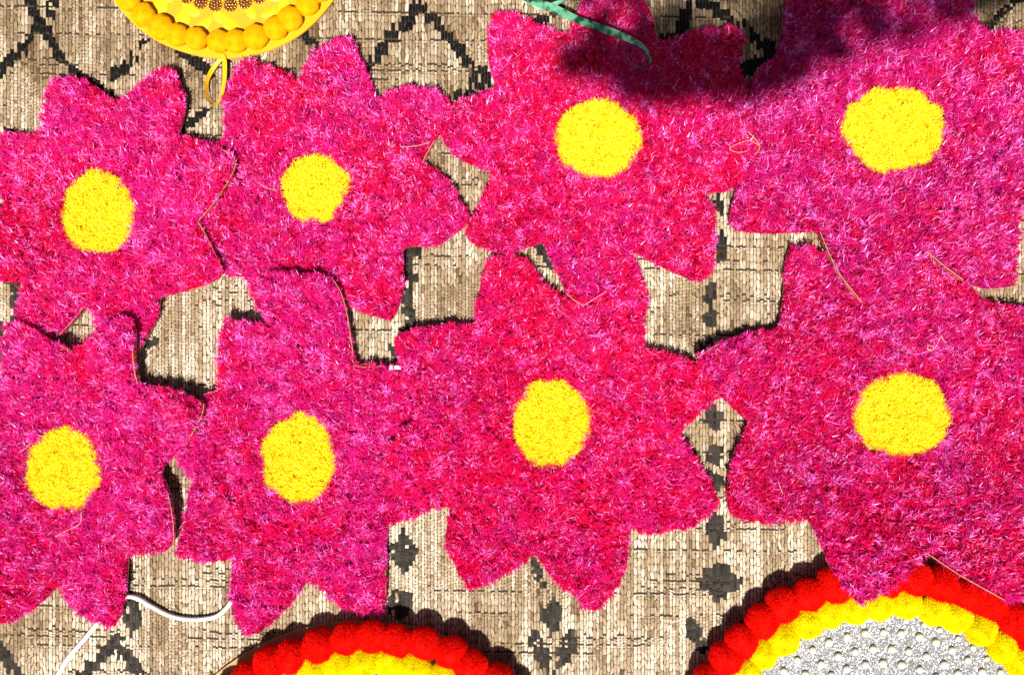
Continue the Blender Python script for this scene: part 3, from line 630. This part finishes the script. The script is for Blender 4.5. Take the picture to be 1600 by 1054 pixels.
# ------------------------------------------------------------------ white cord, scraps, loose fibres
o = tube('white_cord', [(*P(362, 938, .006), .006), (*P(352, 951, .006), .006), (*P(335, 963, .005), .005), (*P(300, 967, .005), .005), (*P(266, 961, .005), .005), (*P(236, 946, .006), .006), (*P(215, 934, .007), .007), (*P(196, 932, .006), .006),
   (*P(176, 945, .005), .005), (*P(150, 976, .005), .005), (*P(130, 1000, .005), .005), (*P(107, 1027, .005), .005), (*P(86, 1060, .005), .005), (*P(40, 1110, .005), .005)], 0.0036, M_CORD)
tag(o, 'thin white cord running under the bottom petal of the lower left flower', 'cord')
def scrap(px, py, z, w, h, rot, label):
    X, Y = P(px, py, z); bm = bmesh.new(); vs = []
    N = 5
    for a in range(N):
        for b_ in range(N): vs.append(bm.verts.new(((a / (N - 1) - .5) * w + random.uniform(-.4, .4) / 1000, (b_ / (N - 1) - .5) * h + random.uniform(-.4, .4) / 1000, 0.0012 * math.sin(a * 1.3 + b_))))
    for a in range(N - 1):
        for b_ in range(N - 1): bm.faces.new((vs[a * N + b_], vs[(a + 1) * N + b_], vs[(a + 1) * N + b_ + 1], vs[a * N + b_ + 1]))
    r_ = bmesh.ops.extrude_face_region(bm, geom=bm.faces[:])
    for v_ in r_['geom']:
        if isinstance(v_, bmesh.types.BMVert): v_.co.z -= 0.0005
    bmesh.ops.recalc_face_normals(bm, faces=bm.faces[:])
    me = bpy.data.meshes.new('paper_scrap'); bm.to_mesh(me); bm.free(); o = link('paper_scrap', me, None, M_PAPER)
    o.location = (X, Y, z); o.rotation_euler.z = rot; tag(o, label, 'scrap'); return o
scrap(617, 574, .0215, .017, .006, 0, 'white paper scrap at the lower corner of a rug gap between two flowers')
scrap(543, 938, .015, .012, .008, -.7, 'white paper scrap on the lower edge of a flower above the middle pompom mat')
def fibre(pts, label, z=0.032, r=0.00024):
    o = tube('loose_fibre', [(*P(x_, y_, z + dz_ / 1000), z + dz_ / 1000) for x_, y_, dz_ in pts], r, M_THREAD, None, 5)
    tag(o, label, 'fibre', 'loose straw fibres on the flowers'); return o
fibre([(1391, 377, 0), (1395, 382, 2), (1400, 387, 0)], 'very short straight straw fibre on the top right flower')
fibre([(1447, 544, 3), (1456, 547, 4), (1459, 541, 4), (1450, 540, 3), (1452, 548, 3), (1462, 542, 3), (1470, 525, 5), (1474, 531, 4), (1479, 536, 3)], 'curled straw fibre above the yellow centre of the bottom right flower')
fibre([(1216, 751, 0), (1219, 760, 1), (1223, 771, 0)], 'short slanting fibre on a left petal of the bottom right flower')
fibre([(127, 798, 4), (126, 812, 3), (122, 820, 2), (105, 828, 2), (86, 838, 0)], 'bent pale fibre just below the yellow centre of the lower left flower')
fibre([(404, 284, 2), (412, 292, 3), (433, 298, 2)], 'pale fibre touching the left of the second flower\'s yellow centre')
fibre([(1187, 228, 8), (1172, 220, 9), (1155, 224, 8), (1140, 232, 6), (1152, 238, 6), (1168, 236, 6)], 'looped fine fibre at the pointed right tip beside the top right flower')
fibre([(627, 230, 4), (650, 228, 6), (672, 222, 5)], 'long thin pale fibre across a right petal of the second flower')
fibre([(884, 458, 12), (896, 468, 12), (910, 477, 10)], 'fine fibre at the bottom petal tip of the ribbon flower', 0.03)
fibre([(912, 477, 10), (930, 466, 8), (948, 455, 6)], 'fine fibre slanting up beside the bottom petal tip of the ribbon flower', 0.03)
fibre([(30, 706, 2), (40, 700, 3), (46, 693, 2)], 'short fibre at the left rim of the lower left yellow centre')

# ------------------------------------------------------------------ leafy branch overhead, added unseen to cast the shade on the top of the rug
M_CASTER_LEAF = plain('shade_caster_leaf_green', (0.05, 0.11, 0.02), (0.09, 0.17, 0.03), 20, 0.5)
M_CASTER_BARK = plain('shade_caster_bark', (0.10, 0.06, 0.035), (0.18, 0.12, 0.07), 30, 0.9, bump=0.5)
BZ = 3.9
def above(px, py, z):
    X, Y = P(px, py, 0.03); s = (z - 0.03) / math.tan(SUN_EL); return Vector((X - SUN_TRAVEL.x * s, Y - SUN_TRAVEL.y * s, z))
br = empty('shade_caster_branch', above(1350, 20, BZ)); tag(br, 'leafy branch added out of view to cast shade on the top flowers', 'branch')
tube('shade_caster_stem', [above(880, 110, BZ), above(1000, 95, BZ + .03), above(1180, 90, BZ + .05), above(1320, 0, BZ + .06), above(1500, -150, BZ + .08), above(1800, -400, BZ + .1)], 0.011, M_CASTER_BARK, br)
LF = None
def caster_leaf():
    bm = bmesh.new(); n_ = 6; L_ = []; R_ = []; C_ = []
    for k in range(n_ + 1):
        s = k / n_; w = 0.020 * math.sin(math.pi * s) ** 0.8 + 0.0005; x_ = s * 0.085
        L_.append(bm.verts.new((x_, w, 0.004 * math.sin(3 * s)))); R_.append(bm.verts.new((x_, -w, 0.004 * math.sin(3 * s)))); C_.append(bm.verts.new((x_, 0, -0.003)))
    for k in range(n_):
        bm.faces.new((L_[k], C_[k], C_[k + 1], L_[k + 1])); bm.faces.new((C_[k], R_[k], R_[k + 1], C_[k + 1]))
    r_ = bmesh.ops.extrude_face_region(bm, geom=bm.faces[:])
    for v_ in r_['geom']:
        if isinstance(v_, bmesh.types.BMVert): v_.co.z -= 0.0006
    me = bpy.data.meshes.new('shade_caster_leaf'); bm.to_mesh(me); bm.free(); return me
LF = caster_leaf(); rnd = random.Random(4)
def shade_w(px, py):
    """how thick the added shade-casting leaves lie over each spot"""
    w = 0
    lower = (146 if px > 985 else 100) if px < 1235 else 146 - (px - 1235) * 0.75
    if 880 < px < 1560 and -90 < py < lower: w = 0.85 if py > 70 - (px - 900) * 0.1 and px < 1265 else 0.22
    return w
spots = []  # leaf positions laid out to shape the cast shade patch
for gx in np.arange(892, 1300, 19):
    for gy in np.arange(-14, 162, 18):
        if gx < 960 and gy > 118: continue
        if gy < 52 and gx < 1235 and rnd.random() < 0.6: continue
        if gx < 985 and gy < 60 and rnd.random() < 0.30: continue
        if gx > 1225 and gy > 140 - (gx - 1225) * 0.8: continue
        spots.append((gx, gy, 5, 0.9))
while len(spots) < 290: 
    a_, b_ = rnd.uniform(1240, 1620), rnd.uniform(-90, 110)
    if b_ < 105 - (a_ - 1240) * 0.25: spots.append((a_, b_, 4, 0.8))
for gx, gy, jit, sc_l in spots:
    p = above(gx + rnd.uniform(-jit, jit), gy + rnd.uniform(-jit, jit), BZ + rnd.uniform(-.1, .1)) - br.location; a_ = rnd.uniform(0, 6.28); s_ = sc_l * rnd.uniform(.5, .95)
    p -= Vector((math.cos(a_), math.sin(a_), 0)) * 0.042 * s_
    place('shade_caster_leaf', LF, M_CASTER_LEAF, br, p, a_, s_, (rnd.uniform(-.4, .4), rnd.uniform(-.4, .4)))
